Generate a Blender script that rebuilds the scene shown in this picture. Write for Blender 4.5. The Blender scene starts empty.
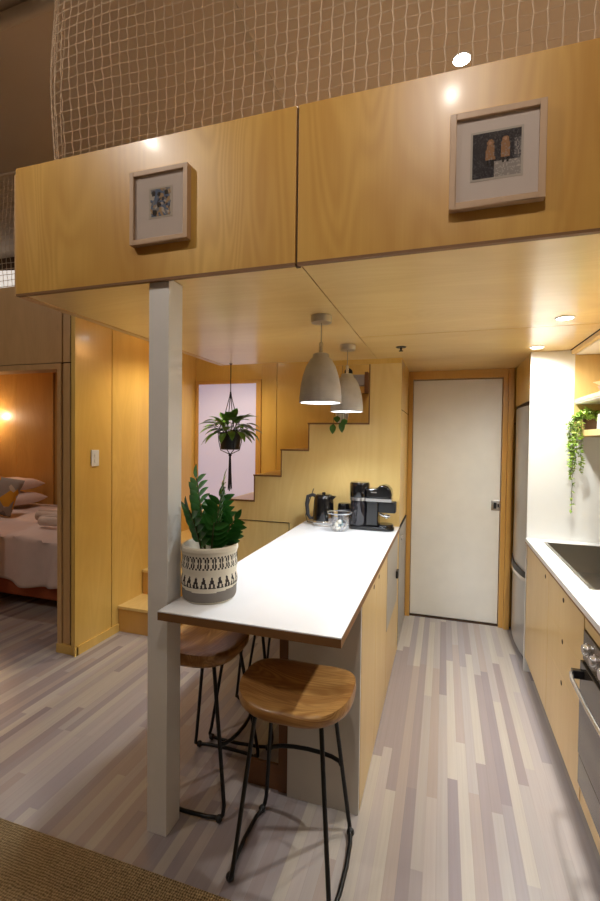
import bpy, bmesh, math, random
from mathutils import Vector, Matrix
rnd = random.Random(7)
PI = math.pi
S = bpy.context.scene
COL = S.collection

# ------------------------------------------------------------------ camera
cam_d = bpy.data.cameras.new('camera')
cam = bpy.data.objects.new('camera', cam_d); COL.objects.link(cam); S.camera = cam
cam_d.sensor_fit = 'VERTICAL'; cam_d.sensor_height = 36.0
cam_d.lens = 36.0 * 450.5 / 901.0
cam_d.clip_start = 0.02
yaw, pit, rol = [math.radians(a) for a in (17.74, -1.40, 0.72)]
Fw = Vector((-math.sin(yaw)*math.cos(pit), math.cos(yaw)*math.cos(pit), math.sin(pit)))
r0 = Vector((math.cos(yaw), math.sin(yaw), 0)); u0 = r0.cross(Fw)
rr = math.cos(rol)*r0 + math.sin(rol)*u0; uu = -math.sin(rol)*r0 + math.cos(rol)*u0
M = Matrix((rr, uu, -Fw)).transposed().to_4x4(); M.translation = Vector((0, 0, 1.522))
cam.matrix_world = M

# ------------------------------------------------------------------ world, exposure
w = bpy.data.worlds.new('world'); S.world = w; w.use_nodes = True
w.node_tree.nodes['Background'].inputs[0].default_value = (0.05, 0.05, 0.08, 1)
w.node_tree.nodes['Background'].inputs[1].default_value = 0.3
S.view_settings.view_transform = 'Standard'; S.view_settings.look = 'None'
S.view_settings.gamma = 1.0; S.view_settings.use_curve_mapping = False
S.view_settings.exposure = 0.7

# light powers (lamps are built with their fixtures further down)
W_ROOM = 54.0; C_ROOM = (1.0, 0.91, 0.82)        # ceiling spots of the main room
W_LOFT = 50.0
W_KITCH = 34.0; C_KITCH = (0.98, 1.0, 0.94)      # kitchen downlights
W_PEND = 19.0; C_PEND = (0.82, 0.91, 1.0)        # two pendants
W_STAIR = 26.0; C_STAIR = (1.0, 0.86, 0.62)
W_BED = 5.0; C_BED = (1.0, 0.76, 0.52)
W_SHELF = 3.0

# ------------------------------------------------------------------ materials
def srgb(c):
    return tuple(((v/255)/12.92 if v/255 <= 0.04045 else ((v/255+0.055)/1.055)**2.4) for v in c) + (1.0,)

class NT:
    def __init__(s, name):
        s.m = bpy.data.materials.new(name); s.m.use_nodes = True
        s.t = s.m.node_tree; s.b = s.t.nodes['Principled BSDF']
    def n(s, typ, **kw):
        nd = s.t.nodes.new(typ)
        for k, v in kw.items(): setattr(nd, k, v)
        return nd
    def l(s, a, b): s.t.links.new(a, b)
    def coords(s, scale=(1, 1, 1), loc=(0, 0, 0)):
        tc = s.n('ShaderNodeTexCoord'); mp = s.n('ShaderNodeMapping')
        s.l(tc.outputs['Object'], mp.inputs[0]); mp.inputs['Scale'].default_value = scale; mp.inputs['Location'].default_value = loc
        return mp.outputs[0]
    def noise(s, vec, scale, detail=3, dist=0.0, rough=0.5):
        nd = s.n('ShaderNodeTexNoise'); s.l(vec, nd.inputs['Vector'])
        nd.inputs['Scale'].default_value = scale; nd.inputs['Detail'].default_value = detail
        nd.inputs['Distortion'].default_value = dist; nd.inputs['Roughness'].default_value = rough
        return nd.outputs['Fac']
    def ramp(s, fac, stops, interp='LINEAR'):
        nd = s.n('ShaderNodeValToRGB'); s.l(fac, nd.inputs[0]); e = nd.color_ramp; e.interpolation = interp
        while len(e.elements) < len(stops): e.elements.new(0.5)
        for el, (p, c) in zip(e.elements, stops): el.position = p; el.color = c
        return nd.outputs[0]
    def mix(s, fac, a, b, mode='MIX'):
        nd = s.n('ShaderNodeMix', data_type='RGBA', blend_type=mode)
        if isinstance(fac, (int, float)): nd.inputs[0].default_value = fac
        else: s.l(fac, nd.inputs[0])
        for i, v in ((6, a), (7, b)):
            if isinstance(v, tuple): nd.inputs[i].default_value = v
            else: s.l(v, nd.inputs[i])
        return nd.outputs[2]
    def math(s, op, a, b=None):
        nd = s.n('ShaderNodeMath', operation=op)
        for i, v in ((0, a), (1, b)):
            if v is None: continue
            if isinstance(v, (int, float)): nd.inputs[i].default_value = v
            else: s.l(v, nd.inputs[i])
        return nd.outputs[0]
    def bump(s, h, strength=0.2, dist=0.01):
        nd = s.n('ShaderNodeBump'); nd.inputs['Strength'].default_value = strength; nd.inputs['Distance'].default_value = dist
        s.l(h, nd.inputs['Height']); s.l(nd.outputs[0], s.b.inputs['Normal'])

def plain(name, rgb, rough=0.5, metal=0.0, spec=0.5, var=0.04, scale=8.0, bump=0.0, bscale=200, coat=0.0):
    k = NT(name); c = srgb(rgb); v = k.coords()
    n = k.noise(v, scale, 3)
    d = tuple(x*(1-var*2) for x in c[:3]) + (1,)
    k.l(k.ramp(n, [(0.3, d), (0.7, c)]), k.b.inputs['Base Color'])
    k.b.inputs['Roughness'].default_value = rough; k.b.inputs['Metallic'].default_value = metal
    k.b.inputs['Specular IOR Level'].default_value = spec; k.b.inputs['Coat Weight'].default_value = coat
    if bump: k.bump(k.noise(v, bscale, 2), bump, 0.002)
    return k.m

def ply(name, light, dark, axis='Z', rough=0.28, seed=0.0, contrast=1.0, figure=1.0, coat=0.22):
    k = NT(name)
    st = {'Z': (1, 1, 0.16), 'X': (0.16, 1, 1), 'Y': (1, 0.16, 1)}[axis]
    v = k.coords(st, (seed, seed*1.7, seed*0.6))
    broad = k.noise(v, 2.2*figure, 2, 0.6)
    # cathedral figure: thin contour lines of a smooth stretched field
    f = k.noise(v, 3.0*figure, 1, 1.2)
    rings = k.math('SINE', k.math('MULTIPLY', f, 95.0))
    rings = k.math('ADD', k.math('MULTIPLY', rings, 0.5), 0.5)
    fine_v = k.coords({'Z': (1, 1, 0.02), 'X': (0.02, 1, 1), 'Y': (1, 0.02, 1)}[axis])
    fine = k.noise(fine_v, 160, 2)
    L, D = srgb(light), srgb(dark)
    mid = tuple((a+b)/2 for a, b in zip(L, D))
    base = k.ramp(broad, [(0.32, mid), (0.68, L)])
    patch = k.ramp(k.noise(k.coords(st, (seed*2+5, 1, seed)), 4.5*figure, 3, 0.8), [(0.45, (0, 0, 0, 1)), (0.62, (1, 1, 1, 1))])
    c = k.mix(k.math('MULTIPLY', patch, 0.16*contrast), base, D)
    c = k.mix(k.math('MULTIPLY', k.math('MULTIPLY', rings, k.math('ADD', broad, 0.1)), 0.26*contrast), c, D)
    c = k.mix(k.math('MULTIPLY', fine, 0.16*contrast), c, D)
    # a few small knots
    vo = k.n('ShaderNodeTexVoronoi'); k.l(k.coords({'Z': (1, 1, 0.6), 'X': (0.6, 1, 1), 'Y': (1, 0.6, 1)}[axis], (seed+3, 1, 2)), vo.inputs['Vector'])
    vo.inputs['Scale'].default_value = 2.6
    kn = k.ramp(vo.outputs['Distance'], [(0.0, (1, 1, 1, 1)), (0.055, (0, 0, 0, 1))])
    c = k.mix(k.math('MULTIPLY', kn, 0.35*contrast), c, tuple(x*0.6 for x in D[:3])+(1,))
    k.l(c, k.b.inputs['Base Color'])
    k.b.inputs['Roughness'].default_value = rough
    k.b.inputs['Coat Weight'].default_value = coat; k.b.inputs['Coat Roughness'].default_value = 0.12
    return k.m

def emit(name, rgb, strength):
    k = NT(name); k.b.inputs['Base Color'].default_value = (0.8, 0.8, 0.8, 1)
    k.b.inputs['Emission Color'].default_value = srgb(rgb); k.b.inputs['Emission Strength'].default_value = strength
    return k.m

def glass(name, tint=(1, 1, 1, 1), amount=0.12):
    k = NT(name); t = k.t
    tr = k.n('ShaderNodeBsdfTransparent'); tr.inputs[0].default_value = tint
    gl = k.n('ShaderNodeBsdfGlossy'); gl.inputs['Roughness'].default_value = 0.04
    lw = k.n('ShaderNodeLayerWeight'); lw.inputs[0].default_value = 0.25
    ms = k.n('ShaderNodeMixShader')
    k.l(k.math('ADD', k.math('MULTIPLY', lw.outputs['Facing'], 0.6), amount*0.4), ms.inputs[0])
    k.l(tr.outputs[0], ms.inputs[1]); k.l(gl.outputs[0], ms.inputs[2])
    k.l(ms.outputs[0], t.nodes['Material Output'].inputs[0])
    return k.m

PLY_L, PLY_D = (226, 184, 112), (176, 118, 48)
m_fascia = ply('fascia_plywood', (236, 192, 102), (178, 118, 36), 'Z', 0.36, 1.3, 1.5, 1.0, 0.05)
m_soffit = ply('soffit_plywood', (238, 208, 144), (200, 154, 84), 'X', 0.30, 4.1, 0.9)
m_wall = ply('wall_plywood', (238, 200, 114), (198, 148, 54), 'Z', 0.30, 7.7, 0.8)
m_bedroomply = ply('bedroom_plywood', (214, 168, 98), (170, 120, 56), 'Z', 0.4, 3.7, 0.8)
m_stair = ply('stair_plywood', (240, 212, 144), (208, 162, 84), 'Z', 0.30, 2.9, 0.8)
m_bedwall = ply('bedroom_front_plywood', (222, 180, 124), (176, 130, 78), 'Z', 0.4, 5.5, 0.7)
m_cab = ply('cabinet_plywood', (230, 200, 138), (194, 154, 86), 'Z', 0.38, 9.1, 0.8)
m_jamb = ply('door_frame_wood', (216, 168, 92), (178, 124, 54), 'Z', 0.3, 3.3, 0.5)
m_edge = plain('plywood_edge', (132, 92, 52), 0.6)
m_gap = plain('shadow_gap', (64, 40, 20), 0.8)
m_trimwood = ply('seat_edge_wood', (200, 150, 90), (150, 96, 44), 'X', 0.35, 1.1, 1.0)
m_white = plain('white_laminate', (236, 234, 230), 0.32, var=0.01)
m_counter = plain('white_worktop', (238, 238, 240), 0.22, var=0.01)
m_door = plain('white_door_paint', (242, 238, 230), 0.25, var=0.02)
m_post = plain('post_paint', (240, 236, 230), 0.35, var=0.02)
m_endpanel = plain('island_end_paint', (214, 208, 198), 0.3, var=0.02)
m_ceiling = plain('ceiling_paint', (222, 204, 184), 0.7, var=0.03, scale=2)
m_batten = plain('ceiling_batten', (215, 200, 180), 0.6)
m_plaster = plain('room_wall_paint', (210, 196, 178), 0.7)
m_black = plain('black_plastic', (14, 14, 16), 0.18, coat=0.5)
m_blackmat = plain('matt_black_plastic', (26, 25, 26), 0.5)
m_steelrod = plain('black_steel_rod', (16, 15, 16), 0.38, metal=0.2, bump=0.2, bscale=300)
m_steel = plain('brushed_steel', (200, 196, 190), 0.34, metal=0.8)
m_chrome = plain('chrome', (214, 213, 212), 0.16, metal=0.85)
m_fridge = plain('fridge_steel', (176, 172, 170), 0.28, metal=0.5)
m_grey = plain('appliance_grey', (168, 160, 150), 0.4)
m_concrete = plain('concrete', (200, 194, 188), 0.85, var=0.1, scale=14, bump=0.3, bscale=90)
m_seat = ply('seat_timber', (222, 176, 108), (134, 84, 38), 'X', 0.38, 6.2, 3.6, 3.0, 0.08)
m_brown = plain('brown_timber', (128, 86, 50), 0.5, var=0.1)
m_frame = ply('picture_frame_wood', (206, 172, 136), (176, 138, 100), 'Z', 0.5, 2.2, 0.6)
m_mat = plain('picture_mount', (228, 212, 200), 0.8, var=0.01)
m_net = plain('net_cord', (226, 204, 176), 0.85)
m_white_fabric = plain('white_bed_linen', (236, 216, 210), 0.9, bump=0.4, bscale=26)
m_towel = plain('towel_cotton', (230, 214, 204), 0.95, bump=0.5, bscale=260)
m_valance = plain('rust_bed_base', (176, 92, 54), 0.9)
m_leaf = plain('dark_green_leaf', (52, 112, 44), 0.28, var=0.2, scale=18)
m_leaf2 = plain('mid_green_leaf', (70, 112, 40), 0.4, var=0.2, scale=18)
m_leaf3 = plain('bright_green_leaf', (144, 178, 62), 0.5, var=0.2, scale=30)
m_stem = plain('plant_stem', (74, 82, 36), 0.6)
m_soil = plain('potting_soil', (40, 28, 20), 0.95)
m_rope = plain('dark_macrame_cord', (44, 34, 34), 0.9)
m_lilac = emit('frosted_window_film', (200, 192, 226), 0.22)  # weak glow stands in for light coming through the film
m_lilac.node_tree.nodes['Principled BSDF'].inputs['Base Color'].default_value = srgb((196, 190, 206))
m_led = emit('lamp_diffuser', (255, 250, 240), 20)
m_pendled = emit('pendant_diffuser', (236, 244, 255), 10)
m_bulb = emit('warm_bulb', (255, 206, 130), 14)
m_loftglow = emit('pale_emissive_band', (235, 225, 215), 0.55)
m_glass = glass('clear_glass')
m_picglass = glass('picture_glass', (1, 1, 1, 1), 0.05)
m_bounce = plain('loft_bounce_sheet', (206, 190, 168), 0.9)  # pale bounce surface added on the unseen loft deck
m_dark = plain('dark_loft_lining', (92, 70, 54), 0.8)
m_plinth = plain('plinth_grey', (120, 122, 132), 0.35)  # bluish tone puts the floor's reflection into the plinth colour
m_ring = plain('white_plastic', (232, 230, 226), 0.4)

def floor_mat():
    k = NT('striped_floor_boards')
    tc = k.n('ShaderNodeTexCoord'); sp = k.n('ShaderNodeSeparateXYZ'); k.l(tc.outputs['Object'], sp.inputs[0])
    x, y = sp.outputs[0], sp.outputs[1]
    W = 0.043
    xi = k.math('FLOOR', k.math('DIVIDE', x, W))
    wn = k.n('ShaderNodeTexWhiteNoise', noise_dimensions='1D'); k.l(xi, wn.inputs['W'])
    yi = k.math('FLOOR', k.math('DIVIDE', k.math('ADD', y, k.math('MULTIPLY', wn.outputs['Value'], 9.0)), 1.15))
    cb = k.n('ShaderNodeCombineXYZ'); k.l(xi, cb.inputs[0]); k.l(yi, cb.inputs[1])
    w2 = k.n('ShaderNodeTexWhiteNoise', noise_dimensions='2D'); k.l(cb.outputs[0], w2.inputs['Vector'])
    c = k.ramp(w2.outputs['Value'], [(0.0, srgb((190, 182, 178))), (0.20, srgb((170, 162, 164))), (0.36, srgb((204, 195, 184))),
        (0.52, srgb((156, 146, 150))), (0.60, srgb((184, 170, 162))), (0.76, srgb((166, 154, 154))), (0.88, srgb((196, 186, 182)))], 'CONSTANT')
    g = k.noise(k.coords((1, 0.02, 1)), 90, 4, 0.0, 0.7)
    c = k.mix(k.math('MULTIPLY', g, 0.38), c, srgb((118, 102, 98)))
    g2 = k.noise(k.coords((1, 0.05, 1)), 16, 3)
    c = k.mix(k.math('MULTIPLY', g2, 0.36), c, srgb((158, 144, 146)))
    fx = k.math('FRACT', k.math('DIVIDE', x, W))
    seam = k.math('LESS_THAN', fx, 0.03)
    c = k.mix(k.math('MULTIPLY', seam, 0.16), c, srgb((96, 80, 74)))
    k.l(c, k.b.inputs['Base Color'])
    k.b.inputs['Roughness'].default_value = 0.27
    return k.m
m_floor = floor_mat()

def rug_mat():
    k = NT('jute_weave')
    v = k.coords()
    wv = k.n('ShaderNodeTexWave', wave_type='BANDS', bands_direction='X'); k.l(v, wv.inputs['Vector'])
    wv.inputs['Scale'].default_value = 34; wv.inputs['Distortion'].default_value = 5.0; wv.inputs['Detail'].default_value = 2; wv.inputs['Detail Scale'].default_value = 3
    wy = k.n('ShaderNodeTexWave', wave_type='BANDS', bands_direction='Y'); k.l(v, wy.inputs['Vector'])
    wy.inputs['Scale'].default_value = 34; wy.inputs['Distortion'].default_value = 4.0; wy.inputs['Detail'].default_value = 3
    h = k.math('ADD', k.math('MULTIPLY', wv.outputs['Fac'], 0.6), k.math('MULTIPLY', wy.outputs['Fac'], 0.4))
    n = k.noise(v, 60, 3)
    h2 = k.math('ADD', k.math('MULTIPLY', h, 0.7), k.math('MULTIPLY', n, 0.3))
    k.l(k.ramp(h2, [(0.2, srgb((100, 82, 52))), (0.55, srgb((172, 146, 104))), (0.85, srgb((214, 190, 146)))]), k.b.inputs['Base Color'])
    k.b.inputs['Roughness'].default_value = 0.95; k.bump(h, 0.9, 0.004)
    return k.m
m_rug = rug_mat()

# ------------------------------------------------------------------ mesh helpers
class MB:
    def __init__(s): s.v = []; s.f = []; s.m = []
    def add(s, vs, fs, m=0):
        o = len(s.v); s.v += [tuple(v) for v in vs]
        for f in fs: s.f.append(tuple(i+o for i in f)); s.m.append(m)
        return s
    def box(s, x0, x1, y0, y1, z0, z1, m=0):
        vs = [(x, y, z) for z in (z0, z1) for y in (y0, y1) for x in (x0, x1)]
        return s.add(vs, [(0, 2, 3, 1), (4, 5, 7, 6), (0, 1, 5, 4), (1, 3, 7, 5), (3, 2, 6, 7), (2, 0, 4, 6)], m)
    def prism(s, poly, a0, a1, plane='xy', m=0):
        n = len(poly)
        def P(u, v, a): return {'xy': (u, v, a), 'xz': (u, a, v), 'yz': (a, u, v)}[plane]
        vs = [P(u, v, a0) for u, v in poly] + [P(u, v, a1) for u, v in poly]
        fs = [tuple(range(n))[::-1], tuple(range(n, 2*n))] + [(i, (i+1) % n, n+(i+1) % n, n+i) for i in range(n)]
        return s.add(vs, fs, m)
    def tube(s, pts, r, n=8, m=0, caps=True):
        pts = [Vector(p) for p in pts]; k = len(pts)
        rs = r if isinstance(r, (list, tuple)) else [r]*k
        vs = []; ref = None
        for i, p in enumerate(pts):
            t = (pts[min(i+1, k-1)] - pts[max(i-1, 0)]).normalized()
            if ref is None:
                ref = Vector((0, 0, 1)) if abs(t.z) < 0.9 else Vector((1, 0, 0))
            a = (ref - t*ref.dot(t)).normalized(); ref = a; b = t.cross(a)
            for j in range(n):
                q = 2*PI*j/n; vs.append(p + (a*math.cos(q) + b*math.sin(q))*rs[i])
        fs = [(i*n+j, i*n+(j+1) % n, (i+1)*n+(j+1) % n, (i+1)*n+j) for i in range(k-1) for j in range(n)]
        if caps: fs += [tuple(range(n))[::-1], tuple(range((k-1)*n, k*n))]
        return s.add(vs, fs, m)
    def lathe(s, prof, n=32, c=(0, 0, 0), m=0, mfun=None, closed=False):
        vs = []; k = len(prof)
        for r, z in prof:
            for j in range(n):
                q = 2*PI*j/n; vs.append((c[0]+max(r, 1e-4)*math.cos(q), c[1]+max(r, 1e-4)*math.sin(q), c[2]+z))
        o = len(s.v); s.v += vs
        for i in range(k-1):
            for j in range(n):
                s.f.append((o+i*n+j, o+i*n+(j+1) % n, o+(i+1)*n+(j+1) % n, o+(i+1)*n+j)); s.m.append(mfun(i, j) if mfun else m)
        if closed:
            s.f.append(tuple(o+j for j in range(n))[::-1]); s.m.append(m)
            s.f.append(tuple(o+(k-1)*n+j for j in range(n))); s.m.append(m)
        return s
    def sphere(s, c, r, n=12, m=0, sz=1.0):
        prof = [(r*math.sin(PI*i/n), -r*sz*math.cos(PI*i/n)) for i in range(n+1)]
        return s.lathe(prof, n*2, c, m)
    def leaf(s, base, d, up, L, W, bend=0.25, m=0, seg=5, tip=1.3):
        d = Vector(d).normalized(); up = Vector(up); up = (up - d*up.dot(d)).normalized(); side = d.cross(up)
        vs = []; fs = []
        for i in range(seg+1):
            t = i/seg
            c = Vector(base) + d*L*t - up*bend*L*t*t
            wd = W*0.5*math.sin(PI*min(1, max(0.04, t**0.8)))**0.8 if 0 < i < seg else W*0.03
            vs += [c - side*wd + up*wd*0.3, c, c + side*wd + up*wd*0.3]
        for i in range(seg):
            a = i*3; fs += [(a, a+1, a+4, a+3), (a+1, a+2, a+5, a+4)]
        return s.add(vs, fs, m)
    def build(s, name, mats, parent=None, smooth=None, bevel=0.0, loc=(0, 0, 0)):
        me = bpy.data.meshes.new(name); me.from_pydata(s.v, [], s.f)
        for mm in (mats if isinstance(mats, (list, tuple)) else [mats]): me.materials.append(mm)
        for p, mi in zip(me.polygons, s.m): p.material_index = mi
        bm = bmesh.new(); bm.from_mesh(me)
        bmesh.ops.remove_doubles(bm, verts=bm.verts, dist=1e-6)
        bmesh.ops.recalc_face_normals(bm, faces=bm.faces); bm.to_mesh(me); bm.free()
        if smooth is not None:
            me.polygons.foreach_set('use_smooth', [True]*len(me.polygons)); me.update()
            try: me.set_sharp_from_angle(angle=math.radians(smooth))
            except Exception: pass
        o = bpy.data.objects.new(name, me); COL.objects.link(o)
        o.location = loc
        if parent is not None: o.parent = parent
        if bevel:
            b = o.modifiers.new('bevel', 'BEVEL'); b.width = bevel; b.segments = 2; b.limit_method = 'ANGLE'; b.angle_limit = math.radians(40)
        return o

def tag(o, label=None, cat=None, group=None, kind=None):
    if label: o['label'] = label
    if cat: o['category'] = cat
    if group: o['group'] = group
    if kind: o['kind'] = kind
    return o
def thing(name, label, cat, loc=(0, 0, 0), rz=0.0, group=None):
    o = bpy.data.objects.new(name, None); COL.objects.link(o); o.empty_display_size = 0.05
    o.location = loc; o.rotation_euler = (0, 0, rz); return tag(o, label, cat, group)
def copy_tree(o, parent=None):
    c = o.copy(); COL.objects.link(c); c.parent = parent
    for ch in [x for x in COL.objects if x.parent == o]: copy_tree(ch, c)
    return c
def struct(name, mb, mats, bevel=0.0, smooth=None):
    return tag(mb.build(name, mats, bevel=bevel, smooth=smooth), kind='structure')
def sub(o, label): o['label'] = label; return o
def lamp(name, typ, loc, power, color, parent=None, size=0.05, angle=100, blend=0.6, target=None):
    d = bpy.data.lights.new(name, typ); d.energy = power; d.color = color
    if typ == 'SPOT': d.spot_size = math.radians(angle); d.spot_blend = blend; d.shadow_soft_size = size
    elif typ == 'POINT': d.shadow_soft_size = size
    o = bpy.data.objects.new(name, d); COL.objects.link(o); o.location = loc
    if target is not None: o.rotation_euler = (Vector(target)-Vector(loc)).to_track_quat('-Z', 'Y').to_euler()
    if parent is not None: o.parent = parent
    return o

# ------------------------------------------------------------------ setting
ZC = 2.115      # kitchen soffit
ZR = 3.60       # main ceiling
XW = -2.41      # stair side wall
struct('floor', MB().box(-6.2, 1.14, -2.6, 4.7, -0.05, 0), m_floor)
struct('ceiling', MB().box(-6.2, 1.14, -2.6, 4.7, ZR, ZR+0.05), m_ceiling)
struct('trim_1', MB().box(-1.02, -0.985, 1.2, 4.04, ZR-0.012, ZR), m_batten)
struct('trim_2', MB().tube([(-2.9, 1.74, 3.57), (-1.2, 1.68, 3.57)], 0.03, 12), m_batten, smooth=40)
# wall to the left of the stairs, in boards with dark gaps
mb = MB()
mb.box(XW-0.06, XW-0.012, 2.49, 4.04, 0, 2.6, 1)
for a, b in ((2.471, 2.826), (2.835, 3.618), (3.626, 4.04)): mb.box(XW-0.014, XW, a, b, 0, 2.6, 0)
mb.box(XW-0.034, XW-0.0005, 2.4715, 2.4895, 0, 2.6, 0)
struct('wall_left', mb, [m_wall, m_gap])
struct('baseboard_left', MB().box(XW, XW+0.012, 2.459, 2.904, 0, 0.062), m_wall, 0.001)
# bedroom front wall with its opening
mb = MB()
mb.box(-2.532, XW-0.006, 2.49, 2.52, 0, 2.03, 0); mb.box(-2.532, XW-0.006, 2.49, 2.52, 2.038, 2.60, 0)
mb.box(-6.2, -2.545, 2.49, 2.52, 2.038, 2.60, 0); mb.box(-6.2, -3.75, 2.49, 2.52, 0, 2.03, 0)
mb.box(-6.2, XW-0.02, 2.505, 2.54, 2.0, 2.60, 1); mb.box(-2.56, XW-0.01, 2.505, 2.535, 0, 2.58, 1)
struct('wall_bedroom_front', mb, [m_bedwall, m_gap])
struct('baseboard_bedroom', MB().box(-2.58, XW+0.012, 2.474, 2.489, 0, 0.062), m_wall, 0.001)
mb = MB(); mb.box(-2.578, -2.546, 2.482, 2.62, 0, 2.03).box(-3.75, -2.578, 2.482, 2.62, 1.992, 2.03).box(-3.78, -3.75, 2.482, 2.62, 0, 2.03)
struct('trim_3', mb, m_bedwall, 0.002)
# bedroom shell
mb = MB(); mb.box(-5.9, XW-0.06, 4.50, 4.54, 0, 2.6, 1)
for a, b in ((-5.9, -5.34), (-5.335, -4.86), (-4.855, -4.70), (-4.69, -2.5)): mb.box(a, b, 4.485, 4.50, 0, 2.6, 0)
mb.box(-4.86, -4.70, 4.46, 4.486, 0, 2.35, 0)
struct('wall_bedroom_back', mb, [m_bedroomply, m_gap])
struct('wall_bedroom_left', MB().box(-6.0, -5.9, 2.52, 4.5, 0, 2.5), m_wall)
struct('wall_bedroom_right', MB().box(XW-0.10, XW-0.062, 2.54, 4.5, 0, 2.5), m_wall)
struct('ceiling_bedroom', MB().box(-6.0, XW-0.06, 2.54, 4.54, 2.5, 2.58), m_wall)
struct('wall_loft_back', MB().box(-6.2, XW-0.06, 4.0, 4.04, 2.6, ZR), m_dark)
struct('loft_glow_band', MB().prism([(-6.0, 3.52), (-4.4, 3.40), (-4.4, 3.1), (-6.0, 3.22)], 3.97, 3.99, 'xz'), m_loftglow)  # slanted pale emissive band on the loft back wall
# wall at the end, behind stairs, with the frosted window and the white door
mb = MB()
mb.box(XW-0.06, 1.14, 4.06, 4.10, 0, ZR, 1)
wx0, wx1, wz0, wz1 = -2.372, -1.738, 0.86, 2.062
mb.box(XW, wx0-0.03, 4.04, 4.06, 0, ZR).box(wx0-0.03, wx1+0.05, 4.04, 4.06, wz1+0.038, ZR).box(wx0-0.03, wx1+0.05, 4.04, 4.06, 0, wz0-0.03)
mb.box(wx1+0.052, -1.535, 4.04, 4.06, 0, ZR).box(-1.529, -0.90, 4.04, 4.06, 0, ZR).box(-0.894, -0.30, 4.04, 4.06, 0, ZR)
mb.box(-0.30, 0.56, 4.04, 4.06, 2.10, ZR).box(0.448+0.07, 1.14, 4.04, 4.06, 0, ZR)
struct('wall_back', mb, [m_wall, m_gap])
struct('window_1', MB().box(wx0, wx1, 4.036, 4.056, wz0, wz1), m_lilac)
mb = MB(); mb.box(wx0-0.03, wx0, 4.02, 4.055, wz0-0.03, wz1+0.035).box(wx1, wx1+0.05, 4.02, 4.055, wz0-0.03, wz1+0.035)
mb.box(wx0, wx1, 4.02, 4.055, wz1, wz1+0.035).box(wx0, wx1, 4.02, 4.055, wz0-0.03, wz0)
struct('trim_4', mb, m_jamb, 0.002)
d1 = tag(bpy.data.objects.new('door_1', None), kind='structure'); COL.objects.link(d1); d1.location = (0.09, 4.02, 0)
MB().box(-0.350, 0.356, 0.012, 0.038, 0.012, 2.042).build('door_leaf', m_door, d1, bevel=0.002)
fp = MB().box(0.290, 0.366, 0.004, 0.016, 0.955, 1.04).build('flush_pull', m_chrome, d1, bevel=0.003)
MB().box(0.308, 0.33, 0.0, 0.006, 0.972, 1.022).box(0.338, 0.352, 0.0, 0.006, 0.985, 1.012).build('latch', m_blackmat, fp)
mb = MB(); mb.box(-0.298, -0.263, 3.985, 4.06, 0, ZC-0.001).box(0.449, 0.485, 3.985, 4.06, 0, ZC-0.001).box(-0.263, 0.449, 3.985, 4.06, 2.047, ZC-0.001)
mb.box(0.485, 0.528, 3.96, 4.06, 0, ZC-0.001)
struct('trim_5', mb, m_jamb, 0.002)
struct('under_door_shade', MB().box(-0.262, 0.448, 4.01, 4.035, 0, 0.006), m_gap)  # dark strip painted as the shade in the gap under the door
# side of the kitchen and the rest of the room around the camera
struct('wall_right', MB().box(1.14, 1.20, -2.6, 4.1, 0, ZR), m_plaster)
struct('wall_front', MB().box(-6.2, 1.2, -2.66, -2.6, 0, ZR), m_plaster)
struct('wall_room_left', MB().box(-6.26, -6.2, -2.66, 4.7, 0, ZR), m_plaster)
# stairwell box and high wall to the right of the pillar
mb = MB(); mb.box(-0.312, -0.300, 3.335, 3.985, 0.90, ZC-0.002, 0).box(-0.312, -0.300, 3.96, 3.985, 0, 0.90, 0)
mb.box(-0.315, -0.31, 3.33, 4.04, 0.9, ZC-0.002, 1)
mb.box(-0.302, -0.298, 3.345, 3.975, 1.745, 1.749, 1)
struct('wall_stair_side', mb, [m_wall, m_gap])

# ------------------------------------------------------------------ staircase
st = thing('staircase', 'light plywood staircase turning right behind the island, with stepped side panel', 'staircase', (0, 0, 0))
def step(x0, x1, y0, y1, z, riser='y'):
    mb = MB()
    mb.box(x0, x1, y0-0.012, y1, z-0.022, z, 0)
    mb.box(x0+0.001, x1-0.001, y0, y1-0.001, max(0, z-0.207), z-0.022, 1)
    return mb.build('step', [m_stair, m_jamb], st, bevel=0.002)
sx0, sx1 = XW+0.002, -1.672
step(sx0, sx1, 2.906, 3.20, 0.204)
step(sx0, sx1, 3.20, 4.017, 0.408)
MB().box(sx0, sx1, 2.93, 3.3, 0.0, 0.002).build('step_base', m_jamb, st)
MB().prism([(sx0, 3.33), (sx1, 3.33), (sx1, 4.017), (sx0, 4.017)], 0.408, 0.617, 'xy').build('step', m_stair, st)
MB().prism([(sx0, 4.017), (sx1, 3.33), (sx1, 4.017)], 0.617, 0.825, 'xy').build('step', m_stair, st)
treads = [(-1.67, -1.44, 1.032), (-1.44, -1.214, 1.238), (-1.214, -0.992, 1.444), (-0.992, -0.53, 1.650)]
for x0, x1, z in treads:
    MB().box(x0-0.004, x1, 3.33, 4.018, z-0.022, z, 0).box(x0+0.001, x0+0.02, 3.33, 4.018, z-0.206, z-0.022, 0).build('step', m_stair, st, bevel=0.001)
poly = [(-1.672, 0.0), (-1.672, 1.032), (-1.44, 1.032), (-1.44, 1.238), (-1.214, 1.238), (-1.214, 1.444), (-0.992, 1.444), (-0.992, 1.650),
        (-0.532, 1.650), (-0.532, ZC-0.003), (-0.300, ZC-0.003), (-0.300, 0.0)]
mb = MB(); mb.prism(poly, 3.312, 3.328, 'xz', 0)
sp = mb.build('side_panel', m_stair, st)
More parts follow.
